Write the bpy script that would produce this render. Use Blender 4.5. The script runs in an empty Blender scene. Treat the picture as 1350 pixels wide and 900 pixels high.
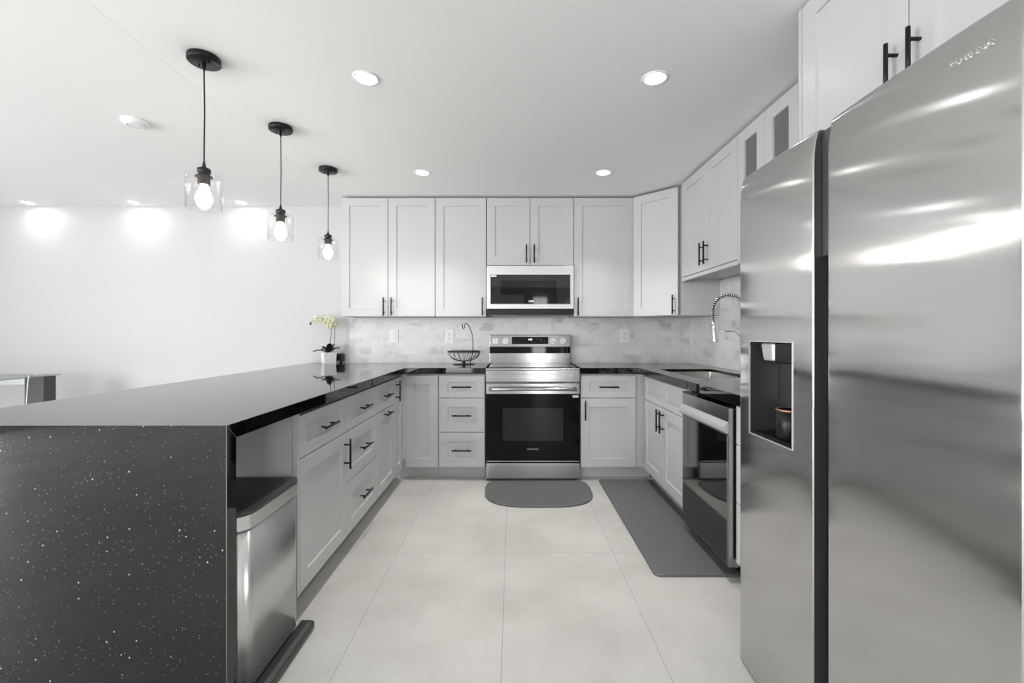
import bpy, bmesh, math, random
from mathutils import Vector, Matrix

C = bpy.context.scene.collection
SC = bpy.context.scene
PI = math.pi
random.seed(7)

# ------------------------------------------------------------------ camera
EYE = 1.195
cam_d = bpy.data.cameras.new('camera')
cam_d.sensor_width = 36.0
cam_d.lens = 575.0 / 1350.0 * 36.0
cam_d.shift_y = -10.8 / 1350.0
cam_d.clip_start = 0.05
cam = bpy.data.objects.new('camera', cam_d)
cam.location = (0, 0, EYE)
cam.rotation_euler = (PI / 2, 0, 0)
C.objects.link(cam)
SC.camera = cam

# ------------------------------------------------------------------ world, exposure, room light
w = bpy.data.worlds.new('world')
SC.world = w
w.use_nodes = True
bg = w.node_tree.nodes['Background']
bg.inputs[0].default_value = (0.92, 0.96, 1.0, 1)
bg.inputs[1].default_value = 2.5
SC.view_settings.view_transform = 'Standard'
SC.view_settings.look = 'None'
SC.view_settings.gamma = 1
SC.view_settings.use_curve_mapping = False
SC.view_settings.exposure = 0.26
SC.cycles.use_denoising = True
SC.cycles.max_bounces = 10
SC.cycles.diffuse_bounces = 6
SC.cycles.glossy_bounces = 5
SC.cycles.transparent_max_bounces = 12
SC.cycles.sample_clamp_indirect = 6
SC.cycles.caustics_reflective = False
SC.cycles.caustics_refractive = False

P_WIN_BACK = 74      # daylight through the glass doors behind the camera
P_WIN_LEFT = 215      # daylight through the living room window
P_SIDE = 22          # daylight through the opening right behind the camera
P_CAN = 4.2          # each recessed kitchen downlight
P_WASH = 0.9         # each recessed light over the living room wall
BULB = 55


def area_light(name, loc, rot, sx, sy, power, color=(1, 1, 1), shape='RECTANGLE', spread=PI):
    d = bpy.data.lights.new(name, 'AREA')
    d.shape = shape
    d.size = sx
    if shape == 'RECTANGLE':
        d.size_y = sy
    d.energy = power
    d.color = color
    d.spread = spread
    o = bpy.data.objects.new(name, d)
    o.location = loc
    o.rotation_euler = rot
    C.objects.link(o)
    return o


# daylight enters through the openings in the wall behind the camera and the left wall
area_light('daylight_rear', (-2.6, -3.98, 1.25), (PI / 2, 0, 0), 3.2, 2.1, P_WIN_BACK, (0.97, 0.985, 1.0))
area_light('daylight_door', (0.75, -3.98, 1.1), (PI / 2, 0, 0), 0.36, 2.1, P_SIDE, (0.97, 0.985, 1.0))
area_light('daylight_left', (-6.18, -0.9, 1.25), (0, -PI / 2, 0), 2.1, 3.4, P_WIN_LEFT, (0.97, 0.985, 1.0))

# ------------------------------------------------------------------ materials


def nodes(m):
    m.use_nodes = True
    nt = m.node_tree
    return nt, nt.nodes, nt.links, nt.nodes['Principled BSDF']


def mat(name, col, rough=0.5, metal=0.0, ior=1.5, emit=None, estr=0.0, coat=0.0, spec=None):
    m = bpy.data.materials.new(name)
    nt, N, L, b = nodes(m)
    b.inputs['Base Color'].default_value = (*col, 1)
    b.inputs['Roughness'].default_value = rough
    b.inputs['Metallic'].default_value = metal
    b.inputs['IOR'].default_value = ior
    if spec is not None:
        b.inputs['Specular IOR Level'].default_value = spec
    if coat:
        b.inputs['Coat Weight'].default_value = coat
        b.inputs['Coat Roughness'].default_value = 0.05
    if emit:
        b.inputs['Emission Color'].default_value = (*emit, 1)
        b.inputs['Emission Strength'].default_value = estr
    # faint procedural variation so nothing is perfectly flat
    tc = N.new('ShaderNodeTexCoord')
    nz = N.new('ShaderNodeTexNoise')
    nz.inputs['Scale'].default_value = 6
    nz.inputs['Detail'].default_value = 3
    L.new(tc.outputs['Object'], nz.inputs['Vector'])
    mr = N.new('ShaderNodeMapRange')
    mr.inputs['To Min'].default_value = max(0.0, rough - 0.03)
    mr.inputs['To Max'].default_value = min(1.0, rough + 0.03)
    L.new(nz.outputs['Fac'], mr.inputs['Value'])
    L.new(mr.outputs['Result'], b.inputs['Roughness'])
    return m


def steel_mat(name, col=(0.62, 0.62, 0.62), rough=0.28, aniso=0.85, rot=0.25, grain=0.0):
    m = bpy.data.materials.new(name)
    nt, N, L, b = nodes(m)
    b.inputs['Base Color'].default_value = (*col, 1)
    b.inputs['Metallic'].default_value = 1
    b.inputs['Roughness'].default_value = rough
    b.inputs['Anisotropic'].default_value = aniso
    b.inputs['Anisotropic Rotation'].default_value = rot
    g = N.new('ShaderNodeNewGeometry')
    cr = N.new('ShaderNodeVectorMath')
    cr.operation = 'CROSS_PRODUCT'
    cr.inputs[1].default_value = (0, 0, 1)
    L.new(g.outputs['Normal'], cr.inputs[0])
    L.new(cr.outputs[0], b.inputs['Tangent'])
    tc = N.new('ShaderNodeTexCoord')
    mp = N.new('ShaderNodeMapping')
    mp.inputs['Scale'].default_value = (60, 60, 1)
    L.new(tc.outputs['Object'], mp.inputs['Vector'])
    nz = N.new('ShaderNodeTexNoise')
    nz.inputs['Scale'].default_value = 1.0
    nz.inputs['Detail'].default_value = 1
    L.new(mp.outputs[0], nz.inputs['Vector'])
    mr = N.new('ShaderNodeMapRange')
    if grain:
        mg_ = N.new('ShaderNodeMapping')
        mg_.inputs['Scale'].default_value = (1200, 1200, 1.5)
        L.new(tc.outputs['Object'], mg_.inputs['Vector'])
        ng = N.new('ShaderNodeTexNoise')
        ng.inputs['Scale'].default_value = 1.0
        ng.inputs['Detail'].default_value = 0
        L.new(mg_.outputs[0], ng.inputs['Vector'])
        bu = N.new('ShaderNodeBump')
        bu.inputs['Strength'].default_value = 1.0
        bu.inputs['Distance'].default_value = 0.001 * grain
        L.new(ng.outputs['Fac'], bu.inputs['Height'])
        L.new(bu.outputs['Normal'], b.inputs['Normal'])
    mr.inputs['To Min'].default_value = rough - 0.008
    mr.inputs['To Max'].default_value = rough + 0.008
    L.new(nz.outputs['Fac'], mr.inputs['Value'])
    L.new(mr.outputs['Result'], b.inputs['Roughness'])
    return m


def quartz_mat():
    m = bpy.data.materials.new('black_sparkle_quartz')
    nt, N, L, b = nodes(m)
    b.inputs['Roughness'].default_value = 0.04
    b.inputs['IOR'].default_value = 1.52
    tc = N.new('ShaderNodeTexCoord')
    prev = None
    for scale, th, keep in ((46, 0.105, 0.78), (115, 0.13, 0.66)):
        v = N.new('ShaderNodeTexVoronoi')
        v.inputs['Scale'].default_value = scale
        L.new(tc.outputs['Object'], v.inputs['Vector'])
        lt = N.new('ShaderNodeMath')
        lt.operation = 'LESS_THAN'
        lt.inputs[1].default_value = th
        L.new(v.outputs['Distance'], lt.inputs[0])
        sp = N.new('ShaderNodeSeparateColor')
        L.new(v.outputs['Color'], sp.inputs[0])
        gt = N.new('ShaderNodeMath')
        gt.operation = 'GREATER_THAN'
        gt.inputs[1].default_value = keep
        L.new(sp.outputs[0], gt.inputs[0])
        mu = N.new('ShaderNodeMath')
        mu.operation = 'MULTIPLY'
        L.new(lt.outputs[0], mu.inputs[0])
        L.new(gt.outputs[0], mu.inputs[1])
        m2 = N.new('ShaderNodeMath')
        m2.operation = 'MULTIPLY'
        L.new(mu.outputs[0], m2.inputs[0])
        L.new(sp.outputs[1], m2.inputs[1])
        if prev is None:
            prev = m2
        else:
            ad = N.new('ShaderNodeMath')
            ad.operation = 'MAXIMUM'
            L.new(prev.outputs[0], ad.inputs[0])
            L.new(m2.outputs[0], ad.inputs[1])
            prev = ad
    nz = N.new('ShaderNodeTexNoise')
    nz.inputs['Scale'].default_value = 400
    L.new(tc.outputs['Object'], nz.inputs['Vector'])
    cr = N.new('ShaderNodeValToRGB')
    cr.color_ramp.elements[0].position = 0.45
    cr.color_ramp.elements[0].color = (0.004, 0.004, 0.004, 1)
    cr.color_ramp.elements[1].position = 0.75
    cr.color_ramp.elements[1].color = (0.006, 0.006, 0.0065, 1)
    L.new(nz.outputs['Fac'], cr.inputs[0])
    mx = N.new('ShaderNodeMix')
    mx.data_type = 'RGBA'
    mx.inputs[7].default_value = (0.95, 0.95, 0.93, 1)
    L.new(prev.outputs[0], mx.inputs[0])
    L.new(cr.outputs[0], mx.inputs[6])
    L.new(mx.outputs[2], b.inputs['Base Color'])
    return m


def floor_mat():
    m = bpy.data.materials.new('large_porcelain_tile')
    nt, N, L, b = nodes(m)
    b.inputs['Roughness'].default_value = 0.42
    tc = N.new('ShaderNodeTexCoord')
    mp = N.new('ShaderNodeMapping')
    # tile joints run along y at x=-0.0375 + k*0.5885, joints across at y=2.379 + k*1.19
    mp.inputs['Location'].default_value = (0.0375 + 0.5885 * 12, -2.379 + 1.19 * 6, 0)
    L.new(tc.outputs['Object'], mp.inputs['Vector'])
    br = N.new('ShaderNodeTexBrick')
    br.offset = 0.0
    br.inputs['Scale'].default_value = 1.0
    br.inputs['Brick Width'].default_value = 0.5885
    br.inputs['Row Height'].default_value = 1.19
    br.inputs['Mortar Size'].default_value = 0.0016
    br.inputs['Mortar Smooth'].default_value = 0.3
    br.inputs['Color1'].default_value = (0.49, 0.478, 0.452, 1)
    br.inputs['Color2'].default_value = (0.51, 0.498, 0.472, 1)
    br.inputs['Mortar'].default_value = (0.29, 0.285, 0.27, 1)
    L.new(mp.outputs[0], br.inputs['Vector'])
    nz = N.new('ShaderNodeTexNoise')
    nz.inputs['Scale'].default_value = 2.2
    nz.inputs['Detail'].default_value = 7
    nz.inputs['Roughness'].default_value = 0.55
    L.new(tc.outputs['Object'], nz.inputs['Vector'])
    cr = N.new('ShaderNodeValToRGB')
    cr.color_ramp.elements[0].position = 0.3
    cr.color_ramp.elements[0].color = (0.80, 0.80, 0.79, 1)
    cr.color_ramp.elements[1].position = 0.7
    cr.color_ramp.elements[1].color = (1.06, 1.06, 1.06, 1)
    L.new(nz.outputs['Fac'], cr.inputs[0])
    mx = N.new('ShaderNodeMix')
    mx.data_type = 'RGBA'
    mx.blend_type = 'MULTIPLY'
    mx.inputs[0].default_value = 1
    L.new(br.outputs['Color'], mx.inputs[6])
    L.new(cr.outputs[0], mx.inputs[7])
    L.new(mx.outputs[2], b.inputs['Base Color'])
    return m


def marble_mat(name, axis):
    m = bpy.data.materials.new(name)
    nt, N, L, b = nodes(m)
    b.inputs['Roughness'].default_value = 0.3
    tc = N.new('ShaderNodeTexCoord')
    sx = N.new('ShaderNodeSeparateXYZ')
    L.new(tc.outputs['Object'], sx.inputs[0])
    cb = N.new('ShaderNodeCombineXYZ')
    L.new(sx.outputs[axis], cb.inputs[0])
    L.new(sx.outputs[2], cb.inputs[1])
    mp = N.new('ShaderNodeMapping')
    mp.inputs['Location'].default_value = (10.0, -0.915 + 0.076 * 12, 0)
    L.new(cb.outputs[0], mp.inputs['Vector'])
    br = N.new('ShaderNodeTexBrick')
    br.inputs['Scale'].default_value = 1
    br.inputs['Brick Width'].default_value = 0.228
    br.inputs['Row Height'].default_value = 0.076
    br.inputs['Mortar Size'].default_value = 0.0010
    br.inputs['Mortar Smooth'].default_value = 0.2
    br.inputs['Color1'].default_value = (0.0, 0.0, 0.0, 1)
    br.inputs['Color2'].default_value = (1.0, 1.0, 1.0, 1)
    br.inputs['Mortar'].default_value = (0.5, 0.5, 0.5, 1)
    L.new(mp.outputs[0], br.inputs['Vector'])
    # per tile offset of the vein pattern
    ad = N.new('ShaderNodeVectorMath')
    ad.operation = 'MULTIPLY_ADD'
    ad.inputs[1].default_value = (3.1, 2.3, 5.7)
    L.new(br.outputs['Color'], ad.inputs[0])
    L.new(cb.outputs[0], ad.inputs[2])
    nz = N.new('ShaderNodeTexNoise')
    nz.inputs['Scale'].default_value = 4
    nz.inputs['Detail'].default_value = 4
    nz.inputs['Distortion'].default_value = 0.5
    L.new(ad.outputs[0], nz.inputs['Vector'])
    cr = N.new('ShaderNodeValToRGB')
    e = cr.color_ramp.elements
    e[0].position = 0.30
    e[0].color = (0.50, 0.50, 0.51, 1)
    e[1].position = 0.62
    e[1].color = (0.76, 0.75, 0.735, 1)
    e2 = e.new(0.43)
    e2.color = (0.70, 0.695, 0.685, 1)
    L.new(nz.outputs['Fac'], cr.inputs[0])
    nz2 = N.new('ShaderNodeTexNoise')
    nz2.inputs['Scale'].default_value = 3.5
    nz2.inputs['Detail'].default_value = 4
    nz2.inputs['Distortion'].default_value = 0.8
    L.new(ad.outputs[0], nz2.inputs['Vector'])
    sb = N.new('ShaderNodeMath')
    sb.operation = 'SUBTRACT'
    sb.inputs[1].default_value = 0.5
    L.new(nz2.outputs['Fac'], sb.inputs[0])
    ab = N.new('ShaderNodeMath')
    ab.operation = 'ABSOLUTE'
    L.new(sb.outputs[0], ab.inputs[0])
    cv = N.new('ShaderNodeValToRGB')
    cv.color_ramp.elements[0].position = 0.0
    cv.color_ramp.elements[0].color = (0.82, 0.82, 0.83, 1)
    cv.color_ramp.elements[1].position = 0.022
    cv.color_ramp.elements[1].color = (1, 1, 1, 1)
    L.new(ab.outputs[0], cv.inputs[0])
    mx = N.new('ShaderNodeMix')
    mx.data_type = 'RGBA'
    mx.blend_type = 'MULTIPLY'
    mx.inputs[0].default_value = 0.45
    L.new(cr.outputs[0], mx.inputs[6])
    L.new(cv.outputs[0], mx.inputs[7])
    mo = N.new('ShaderNodeMix')
    mo.data_type = 'RGBA'
    mo.inputs[7].default_value = (0.60, 0.60, 0.595, 1)
    L.new(br.outputs['Fac'], mo.inputs[0])
    L.new(mx.outputs[2], mo.inputs[6])
    L.new(mo.outputs[2], b.inputs['Base Color'])
    return m


def clear_glass(name, tint=(1, 1, 1), refl=1.0, solid=0.0, scol=(0.8, 0.8, 0.8)):
    """thin clear pane: straight-through with a fresnel reflection"""
    m = bpy.data.materials.new(name)
    m.use_nodes = True
    nt = m.node_tree
    N, L = nt.nodes, nt.links
    N.remove(N['Principled BSDF'])
    out = N['Material Output']
    tr = N.new('ShaderNodeBsdfTransparent')
    tr.inputs[0].default_value = (*tint, 1)
    gl = N.new('ShaderNodeBsdfGlossy')
    gl.inputs['Roughness'].default_value = 0.02
    fr = N.new('ShaderNodeFresnel')
    ge = N.new('ShaderNodeNewGeometry')
    io = N.new('ShaderNodeMapRange')          # same reflectance from either side of the thin pane
    io.inputs['To Min'].default_value = 1.5
    io.inputs['To Max'].default_value = 1 / 1.5
    L.new(ge.outputs['Backfacing'], io.inputs['Value'])
    L.new(io.outputs['Result'], fr.inputs[0])
    mu = N.new('ShaderNodeMath')
    mu.operation = 'MULTIPLY'
    mu.inputs[1].default_value = refl
    L.new(fr.outputs[0], mu.inputs[0])
    base = tr
    if solid:
        df = N.new('ShaderNodeBsdfDiffuse')
        df.inputs[0].default_value = (*scol, 1)
        m0 = N.new('ShaderNodeMixShader')
        m0.inputs[0].default_value = solid
        L.new(tr.outputs[0], m0.inputs[1])
        L.new(df.outputs[0], m0.inputs[2])
        base = m0
    mx = N.new('ShaderNodeMixShader')
    L.new(mu.outputs[0], mx.inputs[0])
    L.new(base.outputs[0], mx.inputs[1])
    L.new(gl.outputs[0], mx.inputs[2])
    L.new(mx.outputs[0], out.inputs[0])
    return m


M = {}
M['wall'] = mat('white_wall_paint', (0.54, 0.54, 0.543), 0.6)
M['ceil'] = mat('white_ceiling_paint', (0.92, 0.92, 0.92), 0.7)
M['ceil2'] = mat('white_living_ceiling_paint', (0.90, 0.90, 0.90), 0.7)
M['cab'] = mat('light_grey_cabinet_paint', (0.52, 0.52, 0.525), 0.33)
M['cabin'] = mat('grey_cabinet_box', (0.43, 0.43, 0.435), 0.5)
M['dark'] = mat('matte_black_metal', (0.006, 0.006, 0.006), 0.4, spec=0.3)
M['bronze'] = mat('dark_bronze_metal', (0.035, 0.030, 0.028), 0.35, metal=0.6)
M['black'] = mat('black_plastic', (0.006, 0.006, 0.0065), 0.35, spec=0.3)
M['gloss'] = mat('black_glass', (0.002, 0.002, 0.0022), 0.04, spec=0.3)
M['mwglass'] = mat('smoked_glass', (0.008, 0.008, 0.009), 0.05, ior=1.5)
M['mesh'] = mat('oven_window_glass', (0.014, 0.014, 0.015), 0.06, spec=0.3)
M['steel'] = steel_mat('brushed_steel', (0.42, 0.42, 0.418), 0.22, 0.8)
M['edge'] = mat('dark_door_edge', (0.13, 0.13, 0.132), 0.25, metal=0.7)
M['fsteel'] = steel_mat('fridge_brushed_steel', (0.56, 0.557, 0.55), 0.135, 1.0, 0.0)
M['bsteel'] = steel_mat('bin_brushed_steel', (0.66, 0.66, 0.65), 0.30, 0.7)
M['lsteel'] = mat('pale_stainless_steel', (0.60, 0.60, 0.61), 0.4, metal=0.6)
M['chrome'] = mat('polished_chrome', (0.75, 0.75, 0.76), 0.12, metal=1)
M['sinksteel'] = mat('satin_sink_steel', (0.62, 0.61, 0.58), 0.3, metal=1)
M['dsteel'] = mat('dark_grey_steel', (0.16, 0.16, 0.165), 0.35, metal=0.7)
M['quartz'] = quartz_mat()
M['floor'] = floor_mat()
M['tileb'] = marble_mat('marble_subway_tile_back', 0)
M['tiler'] = marble_mat('marble_subway_tile_side', 1)
M['white'] = mat('white_plastic', (0.85, 0.85, 0.85), 0.35)
M['slot'] = mat('dark_slot', (0.08, 0.08, 0.08), 0.5)
M['matg'] = mat('grey_foam_mat', (0.105, 0.105, 0.108), 0.55)
M['lid'] = mat('grey_bin_lid_plastic', (0.035, 0.035, 0.036), 0.3)
M['can'] = mat('lamp_lens', (0.9, 0.9, 0.9), 0.5, emit=(1, 0.99, 0.97), estr=14)
M['bulb'] = mat('glowing_bulb', (0.9, 0.9, 0.9), 0.4, emit=(1, 0.95, 0.86), estr=BULB)
M['glass'] = clear_glass('clear_glass', (0.995, 0.995, 0.995), refl=0.6)
M['tglass'] = clear_glass('table_glass', (0.80, 0.83, 0.82), refl=1.0)
M['frost'] = clear_glass('cabinet_door_glass', (0.8, 0.8, 0.8), refl=0.9, solid=0.55, scol=(0.22, 0.22, 0.225))
M['pot'] = mat('white_ceramic', (0.86, 0.86, 0.86), 0.15)
M['leaf'] = mat('dark_green_leaf', (0.030, 0.045, 0.026), 0.35)
M['stem'] = mat('green_stem', (0.10, 0.13, 0.05), 0.45)
M['petal'] = mat('cream_petal', (0.90, 0.90, 0.74), 0.5)
M['lip'] = mat('yellow_green_flower_centre', (0.55, 0.58, 0.14), 0.5)
M['moss'] = mat('brown_bark', (0.06, 0.05, 0.035), 0.8)
M['mug'] = mat('matte_black_ceramic', (0.006, 0.006, 0.0065), 0.35, spec=0.3)
M['copper'] = mat('copper_rim', (0.50, 0.27, 0.19), 0.35, metal=1)
M['silvertext'] = mat('raised_silver_lettering', (0.85, 0.85, 0.85), 0.2, metal=1)
M['greytext'] = mat('pale_grey_print', (0.42, 0.42, 0.42), 0.5)
M['led'] = mat('lit_display_digits', (0.8, 0.8, 0.8), 0.5, emit=(0.9, 0.95, 1.0), estr=1.4)
M['sticker'] = mat('white_sticker', (0.75, 0.75, 0.75), 0.5)
M['greyp'] = mat('charcoal_panel', (0.06, 0.06, 0.062), 0.45)
M['alcove'] = mat('dark_dispenser_plastic', (0.028, 0.028, 0.029), 0.4)
M['seam'] = mat('pale_joint_resin', (0.22, 0.22, 0.22), 0.3)
M['scrn'] = mat('black_box_plastic', (0.03, 0.03, 0.032), 0.25)
M['cord'] = mat('white_cord', (0.8, 0.8, 0.8), 0.5)

# ------------------------------------------------------------------ mesh helpers


class MB:
    """collects shapes; build() links them as one mesh object"""

    def __init__(s):
        s.bm = bmesh.new()

    def box(s, x0, x1, y0, y1, z0, z1, bev=0.0, seg=2, mi=0):
        t = bmesh.new()
        bmesh.ops.create_cube(t, size=1)
        for v in t.verts:
            v.co = Vector(((x0 + x1) / 2 + v.co.x * (x1 - x0), (y0 + y1) / 2 + v.co.y * (y1 - y0), (z0 + z1) / 2 + v.co.z * (z1 - z0)))
        if bev > 0:
            bmesh.ops.bevel(t, geom=list(t.edges), offset=bev, segments=seg, affect='EDGES', profile=0.5)
        s.merge(t, mi)
        return s

    def merge(s, t, mi=0, smooth=None):
        for f in t.faces:
            if mi is not None:
                f.material_index = mi
            if smooth is not None:
                f.smooth = smooth
        me = bpy.data.meshes.new('tmp')
        t.to_mesh(me)
        t.free()
        s.bm.from_mesh(me)
        bpy.data.meshes.remove(me)

    def cyl(s, p0, p1, r, r2=None, n=20, mi=0, cap=True):
        p0, p1 = Vector(p0), Vector(p1)
        t = bmesh.new()
        L = (p1 - p0).length
        bmesh.ops.create_cone(t, cap_ends=cap, segments=n, radius1=r, radius2=r if r2 is None else r2, depth=L)
        q = Vector((0, 0, 1)).rotation_difference((p1 - p0).normalized())
        mt = Matrix.Translation((p0 + p1) / 2) @ q.to_matrix().to_4x4()
        bmesh.ops.transform(t, matrix=mt, verts=t.verts)
        for f in t.faces:
            f.smooth = len(f.verts) == 4
        s.merge(t, mi)
        return s

    def tube(s, pts, r, n=10, mi=0, closed=False, radii=None):
        pts = [Vector(p) for p in pts]
        t = bmesh.new()
        rings = []
        K = len(pts)
        up = None
        for i, p in enumerate(pts):
            if closed:
                d = (pts[(i + 1) % K] - pts[(i - 1) % K])
            else:
                d = (pts[min(i + 1, K - 1)] - pts[max(i - 1, 0)])
            d.normalize()
            if up is None:
                a = Vector((0, 0, 1)) if abs(d.z) < 0.9 else Vector((1, 0, 0))
                up = (a - d * a.dot(d)).normalized()
            else:
                up = (up - d * up.dot(d)).normalized()
            sd = d.cross(up)
            rr = radii[i] if radii else r
            rings.append([t.verts.new(p + (up * math.cos(2 * PI * k / n) + sd * math.sin(2 * PI * k / n)) * rr) for k in range(n)])
        m = K if closed else K - 1
        for i in range(m):
            a, b = rings[i], rings[(i + 1) % K]
            for k in range(n):
                f = t.faces.new((a[k], a[(k + 1) % n], b[(k + 1) % n], b[k]))
                f.smooth = True
        if not closed:
            t.faces.new(rings[0][::-1])
            t.faces.new(rings[-1])
        bmesh.ops.recalc_face_normals(t, faces=t.faces)
        s.merge(t, mi)
        return s

    def lathe(s, prof, c=(0, 0, 0), n=32, mi=0, smooth=True, closed=False):
        """prof: list of (r, z)"""
        t = bmesh.new()
        rings = []
        for r, z in prof:
            if r < 1e-6:
                rings.append([t.verts.new((c[0], c[1], c[2] + z))])
            else:
                rings.append([t.verts.new((c[0] + r * math.cos(2 * PI * k / n), c[1] + r * math.sin(2 * PI * k / n), c[2] + z)) for k in range(n)])
        R = list(zip(rings[:-1], rings[1:]))
        if closed:
            R.append((rings[-1], rings[0]))
        for a, b in R:
            for k in range(n):
                if len(a) == 1 and len(b) == 1:
                    continue
                if len(a) == 1:
                    f = t.faces.new((a[0], b[k], b[(k + 1) % n]))
                elif len(b) == 1:
                    f = t.faces.new((a[k], b[0], a[(k + 1) % n]))
                else:
                    f = t.faces.new((a[k], b[k], b[(k + 1) % n], a[(k + 1) % n]))
                f.smooth = smooth
        bmesh.ops.recalc_face_normals(t, faces=t.faces)
        s.merge(t, mi)
        return s

    def prism(s, pts, z0, z1, bev=0.0, mi=0, seg=2):
        """extrude a 2-D outline (x, y) between z0 and z1"""
        t = bmesh.new()
        vs = [t.verts.new((p[0], p[1], z0)) for p in pts]
        f = t.faces.new(vs)
        r = bmesh.ops.extrude_face_region(t, geom=[f])
        for g in r['geom']:
            if isinstance(g, bmesh.types.BMVert):
                g.co.z = z1
        bmesh.ops.recalc_face_normals(t, faces=t.faces)
        if bev > 0:
            es = [e for e in t.edges if abs(e.verts[0].co.z - e.verts[1].co.z) < 1e-6]
            bmesh.ops.bevel(t, geom=es, offset=bev, segments=seg, affect='EDGES', profile=0.5)
        s.merge(t, mi)
        return s

    def mul(s, mt, start=0):
        bmesh.ops.transform(s.bm, matrix=mt, verts=list(s.bm.verts)[start:])
        return s

    def build(s, name, mats, parent=None, loc=None, rot=None):
        me = bpy.data.meshes.new(name)
        s.bm.to_mesh(me)
        s.bm.free()
        o = bpy.data.objects.new(name, me)
        if not isinstance(mats, (list, tuple)):
            mats = [mats]
        for m in mats:
            me.materials.append(m)
        C.objects.link(o)
        if parent:
            o.parent = parent
        if loc:
            o.location = loc
        if rot:
            o.rotation_euler = rot
        return o


def tag(o, label, cat, group=None):
    o['label'] = label
    o['category'] = cat
    if group:
        o['group'] = group
    return o


def thing(name, label, cat, loc=(0, 0, 0), rz=0.0, group=None):
    o = bpy.data.objects.new(name, None)
    C.objects.link(o)
    o.location = loc
    o.rotation_euler = (0, 0, rz)
    return tag(o, label, cat, group)


def struct(name, mb, m):
    o = mb.build(name, m)
    o['kind'] = 'structure'
    return o


def copy_tree(o, parent=None):
    c = o.copy()
    C.objects.link(c)
    if parent:
        c.parent = parent
    for ch in [x for x in bpy.data.objects if x.parent == o]:
        copy_tree(ch, c)
    return c


def text_mesh(name, body, size, m, parent, loc, rot, depth=0.0006, sx=1.0):
    cu = bpy.data.curves.new(name + '_curve', 'FONT')
    cu.body = body
    cu.size = size
    cu.extrude = depth
    cu.align_x = 'CENTER'
    cu.align_y = 'CENTER'
    t = bpy.data.objects.new('t', cu)
    C.objects.link(t)
    bpy.context.view_layer.update()
    me = bpy.data.meshes.new_from_object(t.evaluated_get(bpy.context.evaluated_depsgraph_get()))
    bpy.data.objects.remove(t)
    bpy.data.curves.remove(cu)
    me.name = name
    for v in me.vertices:
        v.co.x *= sx
    me.materials.clear()
    me.materials.append(m)
    o = bpy.data.objects.new(name, me)
    C.objects.link(o)
    o.parent = parent
    o.location = loc
    o.rotation_euler = rot
    return o


def rrect(w, d, r, n=6, cx=0, cy=0, corners=(1, 1, 1, 1)):
    """rounded rectangle outline, corners: (x+y+, x-y+, x-y-, x+y-)"""
    pts = []
    for i, (sx, sy, a0) in enumerate(((1, 1, 0), (-1, 1, 90), (-1, -1, 180), (1, -1, 270))):
        rr = r * corners[i]
        ox, oy = cx + sx * (w / 2 - rr), cy + sy * (d / 2 - rr)
        if rr <= 0:
            pts.append((ox, oy))
            continue
        for k in range(n + 1):
            a = math.radians(a0 + 90 * k / n)
            pts.append((ox + rr * math.cos(a), oy + rr * math.sin(a)))
    return pts


# ------------------------------------------------------------------ room shell
WALLY = 4.149
WALLX = 1.695
LX, RY = -6.2, -4.0
KC = 2.400      # kitchen ceiling
LC = 2.400      # living ceiling
KX = -1.545     # edge of the kitchen ceiling
struct('floor', MB().box(LX - .1, WALLX + .1, RY - .1, WALLY + .1, -0.1, 0), M['floor'])
struct('wall_back', MB().box(LX - .1, WALLX + .1, WALLY, WALLY + .1, 0, 2.6), M['wall'])
struct('wall_right', MB().box(WALLX, WALLX + .1, RY, WALLY, 0, 2.6), M['wall'])
wl = MB()
wl.box(LX - .1, LX, RY, -2.6, 0, 2.6).box(LX - .1, LX, 0.8, WALLY, 0, 2.6).box(LX - .1, LX, -2.6, 0.8, 2.3, 2.6).box(LX - .1, LX, -2.6, 0.8, 0, 0.2)
struct('wall_left', wl, M['wall'])
wf = MB()
wf.box(LX, -4.2, RY - .1, RY, 0, 2.6).box(-1.0, 0.55, RY - .1, RY, 0, 2.6).box(0.95, WALLX, RY - .1, RY, 0, 2.6)
wf.box(-4.2, -1.0, RY - .1, RY, 2.3, 2.6).box(-4.2, -1.0, RY - .1, RY, 0, 0.2).box(0.55, 0.95, RY - .1, RY, 2.15, 2.6)
struct('wall_front', wf, M['wall'])
struct('ceiling', MB().box(KX, WALLX + .1, RY - .1, WALLY + .1, KC, 2.62), M['ceil'])
struct('ceiling_living', MB().box(LX - .1, KX - .0015, RY - .1, 3.4705, LC, 2.50).box(LX - .1, KX, RY - .1, 3.475, 2.501, 2.62), M['ceil2'])
struct('ceiling_soffit', MB().box(LX - .1, KX, 3.475, WALLY + .1, KC, 2.62), M['ceil2'])
fr = MB()
for x in (-4.18, -2.6, -1.02):
    fr.box(x - .03, x + .03, RY - .07, RY - .03, 0.2, 2.3)
fr.box(-4.2, -1.0, RY - .07, RY - .03, 0.2, 0.26).box(-4.2, -1.0, RY - .07, RY - .03, 2.24, 2.3)
struct('window_1', fr, M['white'])
fr = MB()
for y in (-2.58, -0.9, 0.78):
    fr.box(LX - .07, LX - .03, y - .03, y + .03, 0.2, 2.3)
fr.box(LX - .07, LX - .03, -2.6, 0.8, 0.2, 0.26).box(LX - .07, LX - .03, -2.6, 0.8, 2.24, 2.3)
struct('window_2', fr, M['white'])
fr = MB()
for x in (0.565, 0.75, 0.935):
    fr.box(x - .015, x + .015, RY - .07, RY - .03, 0.0, 2.15)
fr.box(0.55, 0.95, RY - .07, RY - .03, 2.09, 2.15)
struct('door_1', fr, M['white'])

# ------------------------------------------------------------------ cabinet building blocks
GAP = 0.0022


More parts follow.
